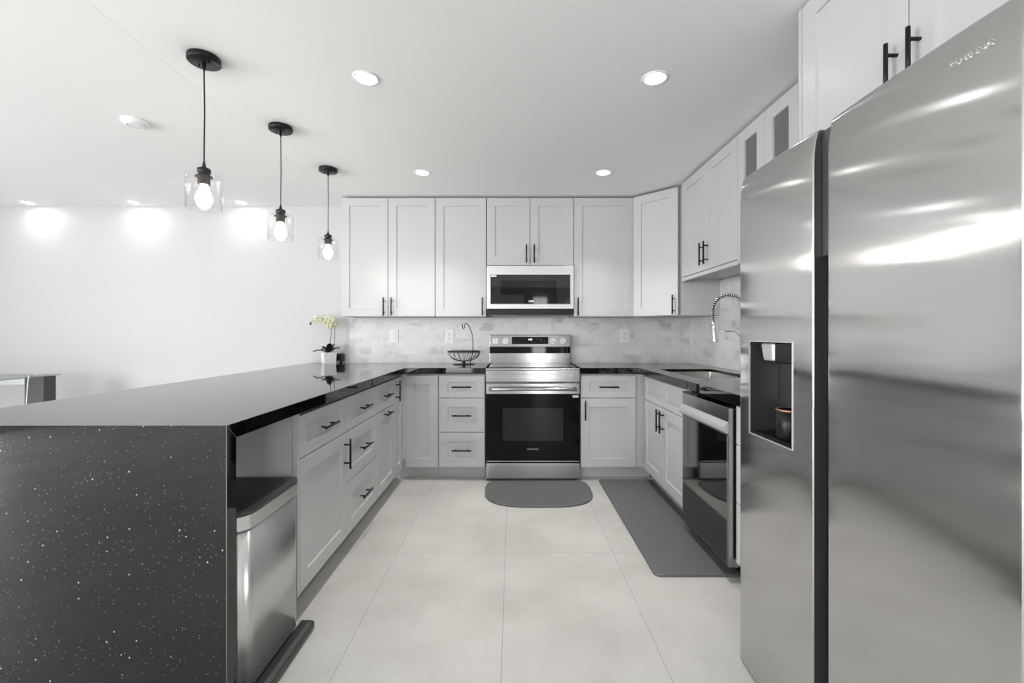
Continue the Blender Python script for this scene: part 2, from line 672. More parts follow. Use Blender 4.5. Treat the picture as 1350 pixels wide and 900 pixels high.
def shaker(x0, x1, z0, z1, stile=0.070, rail=0.070, t=0.020, rec=0.008, hole=False):
    """shaker front: front face at y=-t, back at y=0, recessed centre panel"""
    b = MB()
    x0 += GAP
    x1 -= GAP
    z0 += GAP
    z1 -= GAP
    ix0, ix1, iz0, iz1 = x0 + stile, x1 - stile, z0 + rail, z1 - rail
    c = 0.0015
    t_ = bmesh.new()

    def ring(xa, xb, za, zb, y):
        return [t_.verts.new((xa, y, za)), t_.verts.new((xb, y, za)), t_.verts.new((xb, y, zb)), t_.verts.new((xa, y, zb))]
    rs = [ring(x0, x1, z0, z1, 0), ring(x0, x1, z0, z1, -t + c), ring(x0 + c, x1 - c, z0 + c, z1 - c, -t),
          ring(ix0, ix1, iz0, iz1, -t), ring(ix0 + 0.002, ix1 - 0.002, iz0 + 0.002, iz1 - 0.002, -t + rec)]
    for a, q in zip(rs[:-1], rs[1:]):
        for k in range(4):
            t_.faces.new((a[k], a[(k + 1) % 4], q[(k + 1) % 4], q[k]))
    if hole:
        e = ring(ix0 + 0.002, ix1 - 0.002, iz0 + 0.002, iz1 - 0.002, 0)
        for k in range(4):
            t_.faces.new((rs[-1][k], rs[-1][(k + 1) % 4], e[(k + 1) % 4], e[k]))
        for k in range(4):
            t_.faces.new((e[k], e[(k + 1) % 4], rs[0][(k + 1) % 4], rs[0][k]))
    else:
        t_.faces.new(rs[-1])
        t_.faces.new(rs[0][::-1])
    bmesh.ops.recalc_face_normals(t_, faces=t_.faces)
    b.merge(t_)
    return b


def handle(parent, x, z, vertical, L=0.158, t=0.020, off=0.032, r=0.0058):
    b = MB()
    h = L / 2
    y = -t - off
    if vertical:
        b.cyl((x, y, z - h), (x, y, z + h), r, n=14)
        for s in (-1, 1):
            b.cyl((x, -t, z + s * 0.048), (x, y, z + s * 0.048), 0.0048, n=12)
    else:
        b.cyl((x - h, y, z), (x + h, y, z), r, n=14)
        for s in (-1, 1):
            b.cyl((x + s * 0.048, -t, z), (x + s * 0.048, y, z), 0.0048, n=12)
    return b.build('handle', M['dark'], parent)


def base_body(root, W, D=0.56, z0=0.105, z1=0.862, toe=(0.0, 0.0)):
    p = 0.018
    b = MB()
    b.box(0, p, 0.002, D, z0, z1)
    b.box(W - p, W, 0.002, D, z0, z1)
    b.box(p, W - p, 0.002, D, z0, z0 + p)
    b.box(p, W - p, D - 0.006, D, z0 + p, z1)
    b.box(p, W - p, 0.002, 0.02, z1 - 0.035, z1)
    b.box(p, W - p, 0.002, 0.02, z0 + p, z0 + 0.035)
    b.build('body', M['cab'], root)
    if toe:
        MB().box(-toe[0], W + toe[1], 0.065, 0.083, 0.0, z0).build('toe_kick', M['cab'], root)


def front(root, kind, x0, x1, z0, z1, pull=None, rail=0.070, stile=0.070, hz=None, hx=None, L=0.158):
    d = shaker(x0, x1, z0, z1, stile=stile, rail=rail).build(kind, M['cab'], root)
    if pull == 'h':
        handle(d, (x0 + x1) / 2 if hx is None else hx, (z0 + z1) / 2 if hz is None else hz, False, L)
    elif pull in ('l', 'r'):
        x = x0 + 0.034 if pull == 'l' else x1 - 0.034
        handle(d, x, hz, True, L)
    return d


ZT, Z1, Z2, ZB = 0.853, 0.669, 0.392, 0.106
FX = -0.8836 - 0.020   # carcass plane of the left run (door front 20 mm proud)
GB = 'grey shaker base cabinets'
R90 = PI / 2

# left run: local x -> +Y, local -y -> +X
c1 = thing('base_cabinet', 'grey base cabinet beside the trash can, one drawer above a tall door', 'cabinet', (FX, 1.795, 0), R90, GB)
base_body(c1, 0.538)
MB().box(0.0, 0.018, -0.020, 0.0, 0.105, 0.862).build('end_strip', M['cab'], c1)
front(c1, 'drawer', 0.020, 0.538, Z1, ZT, 'h', rail=0.050)
front(c1, 'door', 0.020, 0.538, ZB, Z1, 'r', hz=0.560)
c2 = thing('base_cabinet', 'grey base cabinet with three drawers in the peninsula row', 'cabinet', (FX, 2.334, 0), R90, GB)
base_body(c2, 0.511)
front(c2, 'drawer', 0, 0.511, Z1, ZT, 'h', rail=0.050)
front(c2, 'drawer', 0, 0.511, Z2, Z1, 'h')
front(c2, 'drawer', 0, 0.511, ZB, Z2, 'h')
c3 = thing('base_cabinet', 'grey peninsula cabinet with a drawer over a pull-out door with horizontal pull', 'cabinet', (FX, 2.846, 0), R90, GB)
base_body(c3, 0.438)
front(c3, 'drawer', 0, 0.438, Z1, ZT, 'h', rail=0.050)
front(c3, 'door', 0, 0.438, ZB, Z1, 'h', hz=0.633)
c4 = thing('base_cabinet', 'narrow full-height grey cabinet door at the left inner corner', 'cabinet', (FX, 3.285, 0), R90, GB)
base_body(c4, 0.240)
front(c4, 'door', 0, 0.240, ZB, ZT, 'l', hz=0.757, stile=0.06)

# back run
YB = 3.543 + 0.020
c5 = thing('base_cabinet', 'grey corner cabinet with a plain door and no handle left of the drawers', 'cabinet', (-0.872, YB, 0), 0, GB)
base_body(c5, 0.272, toe=(0.094, 0))
front(c5, 'door', 0.004, 0.272, ZB, ZT)
c6 = thing('base_cabinet', 'grey three-drawer cabinet directly left of the range', 'cabinet', (-0.599, YB, 0), 0, GB)
base_body(c6, 0.379)
front(c6, 'drawer', 0.004, 0.379, Z1, ZT, 'h', rail=0.050)
front(c6, 'drawer', 0.004, 0.379, Z2, Z1, 'h')
front(c6, 'drawer', 0.004, 0.379, ZB, Z2, 'h')
c7 = thing('base_cabinet', 'grey cabinet directly right of the range, drawer above a door', 'cabinet', (0.558, YB, 0), 0, GB)
base_body(c7, 0.450, toe=(0, 0.138))
front(c7, 'drawer', 0, 0.450, Z1, ZT, 'h', rail=0.050)
front(c7, 'door', 0, 0.450, ZB, Z1, 'l', hz=0.573)
MB().box(0.4515, 0.520, -0.004, 0.02, 0.105, 0.862).build('filler_strip', M['cab'], c7)

# right run: local x -> -Y, local -y -> -X
RX = 1.063 + 0.020
c8 = thing('base_cabinet', 'grey sink base cabinet with two doors under two false drawer fronts', 'cabinet', (RX, 3.508, 0), -R90, GB)
base_body(c8, 0.846)
front(c8, 'false_drawer', 0, 0.423, Z1, ZT, rail=0.050)
front(c8, 'false_drawer', 0.423, 0.846, Z1, ZT, rail=0.050)
front(c8, 'door', 0, 0.423, ZB, Z1, 'r', hz=0.573)
front(c8, 'door', 0.423, 0.846, ZB, Z1, 'l', hz=0.573)
c9 = thing('base_cabinet', 'narrow grey three-drawer cabinet squeezed between dishwasher and refrigerator', 'cabinet', (RX, 2.070, 0), -R90, GB)
base_body(c9, 0.37)
front(c9, 'drawer', 0, 0.37, Z1, ZT, rail=0.050)
front(c9, 'drawer', 0, 0.37, Z2, Z1)
front(c9, 'drawer', 0, 0.37, ZB, Z2)

# ------------------------------------------------------------------ worktops
CT, CB = 0.915, 0.868
EL = -0.8666
ER = 1.0294
CBY = 3.523
CLX = -1.92
WF = 1.324
WTOP = WALLY - 0.003
ct = thing('countertop', 'black sparkly quartz worktop with waterfall end over the peninsula left of range', 'worktop', (-1.4, 2.4, 0))


def offs(b, dx, dy):
    b.mul(Matrix.Translation((-dx, -dy, 0)))
    return b


def edge_bevel(pts, z0, z1):
    return MB().prism(pts, z0, z1, bev=0.0015, seg=1)


mb = MB().prism([(CLX, WF), (EL, WF), (EL, CBY), (-0.2165, CBY), (-0.2165, WTOP), (CLX, WTOP)], CB, CT)
for v in mb.bm.verts:
    if abs(v.co.y - WF) < .003 and v.co.z < CB + .01:
        v.co.y = WF + 0.047
offs(mb, -1.4, 2.4).build('slab', M['quartz'], ct)
mb = MB().box(CLX, EL, WF, WF + 0.0465, 0.001, CT - 0.0002)
for v in mb.bm.verts:
    if v.co.z > CT - .01 and v.co.y > WF + .01:
        v.co.z = CB - 0.0005
offs(mb, -1.4, 2.4).build('waterfall_panel', M['quartz'], ct)
sm = MB()
sm.tube([(EL + 0.0003, WF, CT - 0.001), (EL + 0.0003, WF + 0.046, CB)], 0.0006, n=6)
offs(sm, -1.4, 2.4).build('mitre_seam', M['seam'], ct)
offs(MB().tube([(EL, WF, 0.002), (EL, WF, CT)], 0.0010, n=6), -1.4, 2.4).build('corner_seam', M['seam'], ct)

cr = thing('countertop', 'black quartz worktop with the sink cut-out, right of the range', 'worktop', (1.35, 2.9, 0))
SX0, SX1, SY0, SY1 = 1.150, 1.555, 2.740, 3.420
RYN = 1.700
t = MB()
xs = [ER, SX0, SX1, WALLX - 0.003]
ys = [RYN, SY0, SY1, WTOP]
bm = bmesh.new()
XS = [0.558, ER, SX0, SX1, WALLX - 0.012]
YS = [RYN, SY0, SY1, CBY, WTOP]
vt = {}


def gv(i, j, z):
    k = (i, j, z)
    if k not in vt:
        vt[k] = bm.verts.new((XS[i], YS[j], z))
    return vt[k]


cells = []
for i in range(4):
    for j in range(4):
        if i == 0 and j < 3:
            continue
        if i == 2 and j == 1:
            continue
        cells.append((i, j))
CTB = CT - 0.020
cs = set(cells)
for (i, j) in cells:
    bm.faces.new((gv(i, j, CT), gv(i + 1, j, CT), gv(i + 1, j + 1, CT), gv(i, j + 1, CT)))
    bm.faces.new((gv(i, j, CTB), gv(i, j + 1, CTB), gv(i + 1, j + 1, CTB), gv(i + 1, j, CTB)))
    for (ni, nj, a, b_) in ((i - 1, j, (i, j), (i, j + 1)), (i + 1, j, (i + 1, j + 1), (i + 1, j)), (i, j - 1, (i + 1, j), (i, j)), (i, j + 1, (i, j + 1), (i + 1, j + 1))):
        if (ni, nj) not in cs:
            bm.faces.new((gv(*a, CT), gv(*b_, CT), gv(*b_, CTB), gv(*a, CTB)))
bmesh.ops.recalc_face_normals(bm, faces=bm.faces)
t.merge(bm)
t.box(0.558, ER + 0.0195, CBY, CBY + 0.0195, CB, CTB)
t.box(ER, ER + 0.0195, RYN, CBY, CB, CTB)
offs(t, 1.35, 2.9).build('slab', M['quartz'], cr)
sm = MB().box(ER - 0.0006, ER + 0.0002, CBY - 0.0015, CBY + 0.0005, CB, CT)
offs(sm, 1.35, 2.9).build('mitre_seam', M['seam'], cr)

# undermount sink
sk = thing('sink', 'stainless steel undermount sink bowl set into the right worktop', 'sink', ((SX0 + SX1) / 2, (SY0 + SY1) / 2, 0.66))
b = MB()
g = 0.006
sw, sd = (SX1 - SX0) / 2 + g, (SY1 - SY0) / 2 + g
zt = CT - 0.020 - 0.66 - 0.001
t = bmesh.new()


def rr(w_, d_, r_, z):
    return [t.verts.new((p[0], p[1], z)) for p in rrect(2 * w_, 2 * d_, r_, 5)]


rings = [rr(sw + 0.02, sd + 0.02, 0.03, zt), rr(sw, sd, 0.02, zt), rr(sw - .004, sd - .004, 0.02, 0.03), rr(sw - .03, sd - .03, 0.02, 0.006), rr(0.05, 0.05, 0.045, 0.002)]
for a, q in zip(rings[:-1], rings[1:]):
    n = len(a)
    for k in range(n):
        t.faces.new((a[k], a[(k + 1) % n], q[(k + 1) % n], q[k])).smooth = False
t.faces.new(rings[-1])
bmesh.ops.recalc_face_normals(t, faces=t.faces)
bmesh.ops.reverse_faces(t, faces=t.faces)
b.merge(t)
b.build('bowl', M['sinksteel'], sk)
MB().lathe([(0, 0.006), (0.03, 0.006), (0.043, 0.004), (0.045, 0.001)]).build('drain', M['chrome'], sk)

# ------------------------------------------------------------------ tile backsplash
sp = MB()
sp.box(-1.545, 1.6835, WALLY - 0.0025, WALLY - 0.0005, CT + 0.001, 1.342)
tag(sp.build('backsplash', M['tileb']), 'white marble brick tile backsplash on the back wall behind the range', 'backsplash')
sp = MB()
sp.box(WALLX - 0.0105, WALLX - 0.0005, 1.70, WALLY - 0.004, CT + 0.001, 1.62)
tag(sp.build('backsplash', M['tiler']), 'white marble tile backsplash on the right wall behind the faucet', 'backsplash')

# ------------------------------------------------------------------ wall cabinets
GU = 'grey shaker wall cabinets'
UZ0, UZ1 = 1.341, 2.383
YU = 3.824 + 0.020


def upper_body(root, W, D, z0, z1, m=None):
    b = MB()
    b.box(0, W, 0.001, D, z0 + 0.002, z1)
    b.build('body', M['cab'], root)


def upper(label, x0, x1, doors, z0=UZ0, z1=UZ1, hz=1.428):
    u = thing('wall_cabinet', label, 'cabinet', (x0, YU, z0), 0, GU)
    W = x1 - x0
    upper_body(u, W - 0.002, WALLY - 0.004 - YU, 0, z1 - z0)
    n = len(doors)
    for k, s in enumerate(doors):
        front(u, 'door', W * k / n, W * (k + 1) / n, 0, z1 - z0, s, hz=hz - z0)
    return u


upper('two-door grey wall cabinet at the left end beside the white wall', -1.499, -0.673, ('r', 'l'))
upper('single-door grey wall cabinet left of the microwave', -0.672, -0.224, ('r',))
upper('short two-door grey wall cabinet above the microwave', -0.222, 0.541, ('r', 'l'), z0=1.790, hz=1.888)
upper('wide single-door grey wall cabinet right of the microwave', 0.542, 1.070, ('l',))

# diagonal corner wall cabinet
P0, P1 = Vector((1.074, 3.826)), Vector((1.366, 3.534))
dl = (P1 - P0).length
u = thing('wall_cabinet', 'diagonal grey corner wall cabinet with one door', 'cabinet', (P0.x, P0.y, UZ0), -PI / 4, GU)
q = Matrix.Rotation(PI / 4, 4, 'Z') @ Matrix.Translation((-P0.x, -P0.y, 0))
outl = [(P0.x + .0155, P0.y + .0145), (P1.x + .0145, P1.y + .0155), (P1.x + .0145, P1.y - 0.004), (WALLX - 0.012, P1.y - 0.004), (WALLX - 0.012, WALLY - 0.004), (P0.x + 0.0155, WALLY - 0.004)]
b = MB().prism(outl, 0.0, UZ1 - UZ0)
b.mul(q)
b.build('body', M['cab'], u)
front(u, 'door', 0.001, dl - 0.012, 0, UZ1 - UZ0, 'r', hz=0.087)

# right wall cabinets (local x -> -Y)
UX = 1.350 + 0.020
u = thing('wall_cabinet', 'raised two-door grey wall cabinet above the sink', 'cabinet', (UX, 3.462, 1.607), -R90, GU)
H = UZ1 - 1.607
b = MB()
b.box(0, 0.848, 0.001, WALLX - 0.012 - UX, 0.022, H)
b.box(0, 0.848, 0.001, 0.02, 0.0, 0.022)
b.build('body', M['cab'], u)
MB().box(-0.0685, -0.001, 0.002, 0.02, 0.0, H).build('filler_strip', M['cab'], u)
MB().box(0, 0.848, -0.019, 0.0005, 0.0, 0.026).build('light_rail', M['cab'], u)
front(u, 'door', 0, 0.424, 0.029, H, 'r', hz=0.145)
front(u, 'door', 0.424, 0.848, 0.029, H, 'l', hz=0.145)

u = thing('wall_cabinet', 'grey wall cabinet with two glass-panel doors behind the refrigerator', 'cabinet', (UX, 2.612, 1.607), -R90, GU)
W = 0.556
D = WALLX - 0.012 - UX
b = MB()
b.box(0, 0.018, 0.001, D, 0, H).box(W - 0.018, W, 0.001, D, 0, H).box(.018, W - .018, 0.001, D, 0, .018).box(.018, W - .018, 0.001, D, H - .018, H)
b.box(.018, W - .018, D - .008, D, .018, H - .018).box(W / 2 - 0.02, W / 2 + 0.02, 0.001, 0.018, .018, H - .018)
b.box(.018, W - .018, 0.02, D - .008, H * .36, H * .36 + .016).box(.018, W - .018, 0.02, D - .008, H * .66, H * .66 + .016)
b.build('body', M['cab'], u)
for k in range(2):
    d = shaker(W * k / 2, W * (k + 1) / 2, 0, H, hole=True).build('door', M['cab'], u)
    MB().box(W * k / 2 + .072, W * (k + 1) / 2 - .072, -0.010, -0.006, .072, H - .072).build('glass_pane', M['frost'], d)

# deep cabinet above the refrigerator
OX = 1.065 + 0.020
u = thing('wall_cabinet', 'deep two-door grey cabinet above the refrigerator', 'cabinet', (OX, 1.622, 1.80), -R90, GU)
H2 = 2.390 - 1.80
b = MB()
b.box(0, 0.96, 0.001, WALLX - 0.004 - OX, 0, H2)
b.build('body', M['cab'], u)
MB().box(0, 0.0165, -0.019, 0.0005, 0, H2).build('filler_strip', M['cab'], u)
front(u, 'door', 0.018, 0.450, 0, H2, 'r', hz=0.115)
front(u, 'door', 0.450, 0.942, 0, H2, 'l', hz=0.115)

# ------------------------------------------------------------------ range
RW0, RW1 = -0.2125, 0.5505
rg = thing('range', 'stainless steel electric range with black glass oven door between base cabinets', 'range', ((RW0 + RW1) / 2, 3.523, 0))
hw = (RW1 - RW0) / 2 - 0.001
DB = WALLY - 0.006 - 3.523
b = MB()
b.box(-hw, hw, 0.03, DB - 0.05, 0.05, 0.895)
b.box(-hw + .03, hw - .03, 0.05, DB - .06, 0.0, 0.05)
b.build('body', M['dsteel'], rg)
b = MB()
b.box(-hw, hw, 0.0, DB - 0.055, 0.896, 0.914, bev=0.003)
b.build('cooktop_frame', M['steel'], rg)
b = MB()
b.box(-hw + .02, hw - .02, 0.03, DB - .075, 0.9145, 0.9175, bev=0.001, seg=1)
ck = b.build('glass_cooktop', M['chrome'], rg)
ck.data.materials[0] = mat('reflective_glass_cooktop', (0.02, 0.02, 0.02), 0.05, ior=2.2)
# front apron below the cooktop with a pressed oval panel
b = MB()
b.box(-hw, hw, 0.0, 0.03, 0.803, 0.895, bev=0.004)
b.build('front_apron', M['steel'], rg)
pts = rrect(0.70, 0.046, 0.022, 8)
b = MB().prism(pts, 0, 0.004, bev=0.002)
b.mul(Matrix.Translation((0, 0.0, 0.842)) @ Matrix.Rotation(PI / 2, 4, 'X'))
b.build('pressed_panel', M['steel'], rg)
# oven door
b = MB()
b.box(-hw + .002, hw - .002, 0.004, 0.03, 0.156, 0.790, bev=0.003)
dr = b.build('oven_door', M['gloss'], rg)
dr.data.materials[0] = mat('black_oven_glass', (0.0015, 0.0015, 0.0015), 0.035, spec=0.16)
b = MB()
b.box(-hw + .002, hw - .002, -0.004, 0.0035, 0.705, 0.790, bev=0.003)
b.build('door_top_band', M['steel'], dr)
# bowed handle bar
pts = []
for k in range(25):
    a = -1 + k / 12
    pts.append((a * (hw - 0.03), -0.055 + 0.018 * a * a, 0.752 - 0.006 * a * a))
b = MB()
tb = MB()
b.tube(pts, 0.0135, n=16)
for s in (-1, 1):
    b.box(s * (hw - .045) - .012, s * (hw - .045) + .012, -0.04, -0.003, 0.738, 0.758, bev=.003)
b.build('handle', M['steel'], dr)
b = MB()
b.box(-0.245, 0.245, 0.0020, 0.0045, 0.325, 0.590)
b.build('window', M['mesh'], dr)
MB().box(-hw + .01, hw - .012, -0.001, 0.0035, 0.158, 0.166).build('lower_trim', M['steel'], dr)
text_mesh('logo_lettering', 'SAMSUNG', 0.020, M['greytext'], dr, (0, 0.0035, 0.258), (PI / 2, 0, 0), sx=1.0)
MB().box(hw - .060, hw - .012, 0.0030, 0.0042, 0.676, 0.694).build('energy_sticker', M['sticker'], dr)
b = MB()
b.box(-hw, hw, 0.0, 0.03, 0.022, 0.146, bev=0.006)
b.build('storage_drawer', M['steel'], rg)
# backguard
yb = DB - 0.052
b = MB()
b.box(-0.378, 0.378, yb, DB, 0.896, 1.01, bev=0.003)
b.build('lower_backguard', M['steel'], rg)
b = MB()
b.box(-0.378, 0.378, yb + .006, DB, 1.0105, 1.066)
bs = b.build('glass_strip', M['gloss'], rg)
b = MB()
t = bmesh.new()
prof = [(yb - 0.030, 1.068), (yb - 0.012, 1.179), (DB, 1.179), (DB, 1.068)]
va = [t.verts.new((-0.378, p[0], p[1])) for p in prof]
vb = [t.verts.new((0.378, p[0], p[1])) for p in prof]
t.faces.new(va)
t.faces.new(vb[::-1])
for k in range(4):
    t.faces.new((va[k], vb[k], vb[(k + 1) % 4], va[(k + 1) % 4]))
bmesh.ops.recalc_face_normals(t, faces=t.faces)
bmesh.ops.bevel(t, geom=list(t.edges), offset=0.004, segments=2, affect='EDGES', profile=0.5)
b.merge(t)
cp = b.build('control_panel', M['steel'], rg)
tilt = math.atan2(0.018, 0.111)


def on_panel(x, z):
    """point on the tilted control panel face"""
    k = (z - 1.068) / 0.111
    return Vector((x, yb - 0.030 + 0.018 * k, z))


b = MB()
b.box(-0.170, 0.170, -0.0015, 0.0005, -0.034, 0.034)
dp = b.build('display', M['gloss'], cp, loc=on_panel(0, 1.128), rot=(-tilt, 0, 0))
text_mesh('clock_digits', '4:08', 0.022, M['led'], dp, (0, -0.0022, 0.008), (PI / 2, 0, 0))
for k, (tx, tz) in enumerate(((-.13, .012), (-.10, .012), (-.07, .012), (-.13, -.012), (-.10, -.012), (-.03, -.022), (0, -.022), (.03, -.022), (.06, .012), (.10, .012), (.13, -.012), (.10, -.012))):
    text_mesh('key_print', ['---', '---', '---', '----', '----', '--', '--', '--', '1 2 3', '4 5 6', '0', '7 8 9'][k], 0.0075, M['greytext'], dp, (tx, -0.0020, tz), (PI / 2, 0, 0))
for x in (-0.323, -0.229, 0.214, 0.306):
    b = MB()
    b.cyl((0, -0.0005, 0), (0, -0.006, 0), 0.029, n=28)
    b.cyl((0, -0.006, 0), (0, -0.030, 0), 0.024, 0.021, n=28)
    b.box(-0.004, 0.004, -0.036, -0.028, -0.021, 0.021, bev=.001)
    kn = b.build('knob', M['chrome'], cp, loc=on_panel(x, 1.124), rot=(-tilt, 0, 0))
    MB().box(-0.0012, 0.0012, -0.0368, -0.0358, 0.004, 0.019).build('pointer', M['black'], kn)

# ------------------------------------------------------------------ over-the-range microwave
mw = thing('microwave', 'white-framed over-the-range microwave with smoked glass front', 'microwave', (0.1595, 3.792, 1.341))
hm = 0.379
z0 = 1.341
b = MB()
b.box(-hm + .002, hm - .002, 0.042, WALLY - 0.005 - 3.792, 0.028, 1.785 - z0)
b.build('body', M['dsteel'], mw)
b = MB()
b.box(-hm, hm, 0.0, 0.04, 1.407 - z0, 1.784 - z0, bev=0.004)
dm = b.build('door', M['lsteel'], mw)
gx0, gx1, gz0, gz1 = -0.347, 0.347, 1.449 - z0, 1.705 - z0
MB().box(gx0, gx1, -0.003, 0.001, gz0, gz1, bev=.001, seg=1).build('glass_front', M['mwglass'], dm)
MB().box(-0.26, 0.225, -0.0036, -0.0028, gz0 + .080, gz1 - .052).build('viewing_window', M['gloss'], dm)
kp = MB().box(-0.056, 0.230, -0.0042, -0.0028, gz0 + .002, gz0 + .079).build('control_strip', M['gloss'], dm)
text_mesh('clock_digits', '12:00', 0.020, M['led'], kp, (0.005, -0.0047, gz0 + .024), (PI / 2, 0, 0))
for i in range(5):
    for j in range(2):
        text_mesh('key_print', str((i * 2 + j) % 10), 0.010, M['greytext'], kp, (0.06 + i * .018, -0.0047, gz0 + .018 + j * .02), (PI / 2, 0, 0))
for i, s_ in enumerate(('--', '--', '--')):
    text_mesh('key_print', s_, 0.008, M['greytext'], kp, (0.165 + i * .026, -0.0047, gz0 + .028), (PI / 2, 0, 0))
for i, s_ in enumerate(('---', '---', '---')):
    text_mesh('key_print', s_, 0.008, M['greytext'], dm, (-0.135 + i * .032, -0.0034, gz0 + .030), (PI / 2, 0, 0))
MB().box(gx0 + .004, gx0 + .052, -0.0038, -0.0028, gz1 - .020, gz1 - .004).build('energy_sticker', M['sticker'], dm)
b = MB()
b.box(-hm + .004, hm - .004, 0.012, 0.34, 0.018, 1.405 - z0, bev=.004)
b.build('vent_base', M['black'], mw)
for s in (-1, 1):
    b = MB()
    b.box(s * .22 - .12, s * .22 + .12, 0.03, 0.20, 0.010, 0.0175, bev=.002)
    b.build('grease_filter', M['dsteel'], mw)

# ------------------------------------------------------------------ dishwasher (local x -> -Y)
dw = thing('dishwasher', 'stainless steel dishwasher with glossy door between sink cabinet and narrow drawers', 'dishwasher', (1.035, 2.650, 0), -R90)
Wd = 0.566
b = MB()
b.box(0.003, Wd - 0.003, 0.052, 0.60, 0.09, 0.850)
b.box(0.02, Wd - 0.02, 0.10, 0.55, 0.0, 0.09)
b.build('body', M['black'], dw)
b = MB()
b.box(0.0, Wd, 0.0, 0.050, 0.075, 0.838, bev=.003)
dd = b.build('door', M['steel'], dw)
MB().box(0.004, Wd - .004, -0.0005, 0.045, 0.8385, 0.846).build('control_strip', M['gloss'], dd)
# scooped handle lip
b = MB()
t = bmesh.new()
prof = [(-0.001, 0.770), (-0.006, 0.764), (-0.020, 0.745), (-0.022, 0.728), (-0.014, 0.716), (-0.001, 0.712)]
va = [t.verts.new((0.004, p[0], p[1])) for p in prof]
vb = [t.verts.new((Wd - .004, p[0], p[1])) for p in prof]
t.faces.new(va)
t.faces.new(vb[::-1])
for k in range(len(prof)):
    t.faces.new((va[k], vb[k], vb[(k + 1) % len(prof)], va[(k + 1) % len(prof)]))
bmesh.ops.recalc_face_normals(t, faces=t.faces)
b.merge(t)
b.build('handle', M['lsteel'], dd)
b = MB().box(0.014, Wd - 0.010, -0.0025, 0.001, 0.085, 0.705, bev=.001, seg=1)
gp = b.build('door_panel', mat('polished_dark_steel', (0.22, 0.22, 0.215), 0.06, metal=1), dd)

# ------------------------------------------------------------------ refrigerator
FXF = 0.830
FY1, FY0 = 1.600, 0.712
FT = 1.760
rf = thing('refrigerator', 'tall stainless steel side-by-side refrigerator with dispenser at the right edge', 'refrigerator', (FXF, 1.156, 0))
cy = 1.156
DT = 0.113
b = MB()
b.box(DT + .006, WALLX - .03 - FXF, FY0 - cy + .004, FY1 - cy - .004, 0.03, FT - 0.012, bev=.004)
b.box(DT + .03, DT + .6, FY0 - cy + .03, FY1 - cy - .03, 0.0, 0.03)
b.build('body', M['dsteel'], rf)


def door_surface(ya, yb_, z0, z1, hole=None):
    """bowed door skin, x inward positive. ya < yb_. hole=(y0,y1,z0,z1,depth)"""
    t = bmesh.new()
    w_ = yb_ - ya
    u = [0, .004, .010, .018, .03, .05, .08, .12, .17, .23, .30, .38, .46, .54, .62, .70, .77, .83, .88, .92, .95, .97, .982, .990, .996, 1]
    Y = [ya + w_ * k for k in u]
    Z = [z0, z0 + .004, z0 + .012, z0 + .05] + [z0 + .05 + (z1 - z0 - .15) * k / 16 for k in range(1, 17)] + [z1 - .07, z1 - .045, z1 - .028, z1 - .014, z1 - .006, z1 - .002, z1]
    if hole:
        Y = sorted([y for y in Y if abs(y - hole[0]) > .006 and abs(y - hole[1]) > .006] + [hole[0], hole[1]])
        Z = sorted([z for z in Z if abs(z - hole[2]) > .01 and abs(z - hole[3]) > .01] + [hole[2], hole[3]])

    def xo(y, z):
        k = (y - (ya + yb_) / 2) / (w_ / 2)
        x = 0.007 * abs(k) ** 3
        e = min(y - ya, yb_ - y)
        r = 0.003
        if e < r:
            x += r - math.sqrt(max(0, r * r - (r - e) ** 2))
        ez = z1 - z
        if ez < .10:
            x += 0.012 * ((.10 - ez) / .10) ** 2.2
        r = .006
        if ez < r:
            x += r - math.sqrt(max(0, r * r - (r - ez) ** 2))
        ez = z - z0
        if ez < r:
            x += r - math.sqrt(max(0, r * r - (r - ez) ** 2))
        return x
    V = [[t.verts.new((xo(y, z), y, z)) for z in Z] for y in Y]
    eps = 1e-5
    for i in range(len(Y) - 1):
        for j in range(len(Z) - 1):
            ym, zm = (Y[i] + Y[i + 1]) / 2, (Z[j] + Z[j + 1]) / 2
            if hole and hole[0] < ym < hole[1] and hole[2] < zm < hole[3]:
                continue
            f = t.faces.new((V[i][j], V[i][j + 1], V[i + 1][j + 1], V[i + 1][j]))
            f.smooth = True
    # sides back to the door thickness
    loop = [V[i][0] for i in range(len(Y))] + [V[-1][j] for j in range(1, len(Z))] + [V[i][-1] for i in range(len(Y) - 2, -1, -1)] + [V[0][j] for j in range(len(Z) - 2, 0, -1)]
    bk = [t.verts.new((DT, v.co.y, v.co.z)) for v in loop]
    n = len(loop)
    for k in range(n):
        t.faces.new((loop[k], bk[k], bk[(k + 1) % n], loop[(k + 1) % n])).material_index = 1
    bmesh.ops.recalc_face_normals(t, faces=t.faces)
    return t, xo


hole = (1.294 - cy, 1.525 - cy, 0.850, 1.166)
t, xo = door_surface(1.212 - cy, FY1 - cy, 0.004, FT, hole)
b = MB()
b.merge(t, None)
fd = b.build('freezer_door', [M['fsteel'], M['edge']], rf)
t, xo2 = door_surface(FY0 - cy, 1.156 - cy, 0.004, FT + .004)
b = MB()
b.merge(t, None)
rd = b.build('fresh_food_door', [M['fsteel'], M['edge']], rf)
text_mesh('logo_lettering', 'SAMSUNG', 0.0165, M['silvertext'], rd, (0, 0.792 - cy, 1.700), (PI / 2, 0, -PI / 2), sx=0.98, depth=0.0015)
logo = bpy.data.objects['logo_lettering.001'] if 'logo_lettering.001' in bpy.data.objects else bpy.data.objects['logo_lettering']
for v in logo.data.vertices:      # follow the bowed door
    v.co.z = v.co.z * 0.6 - xo2(0.792 - cy - v.co.x, 1.700 + v.co.y) + 0.0004
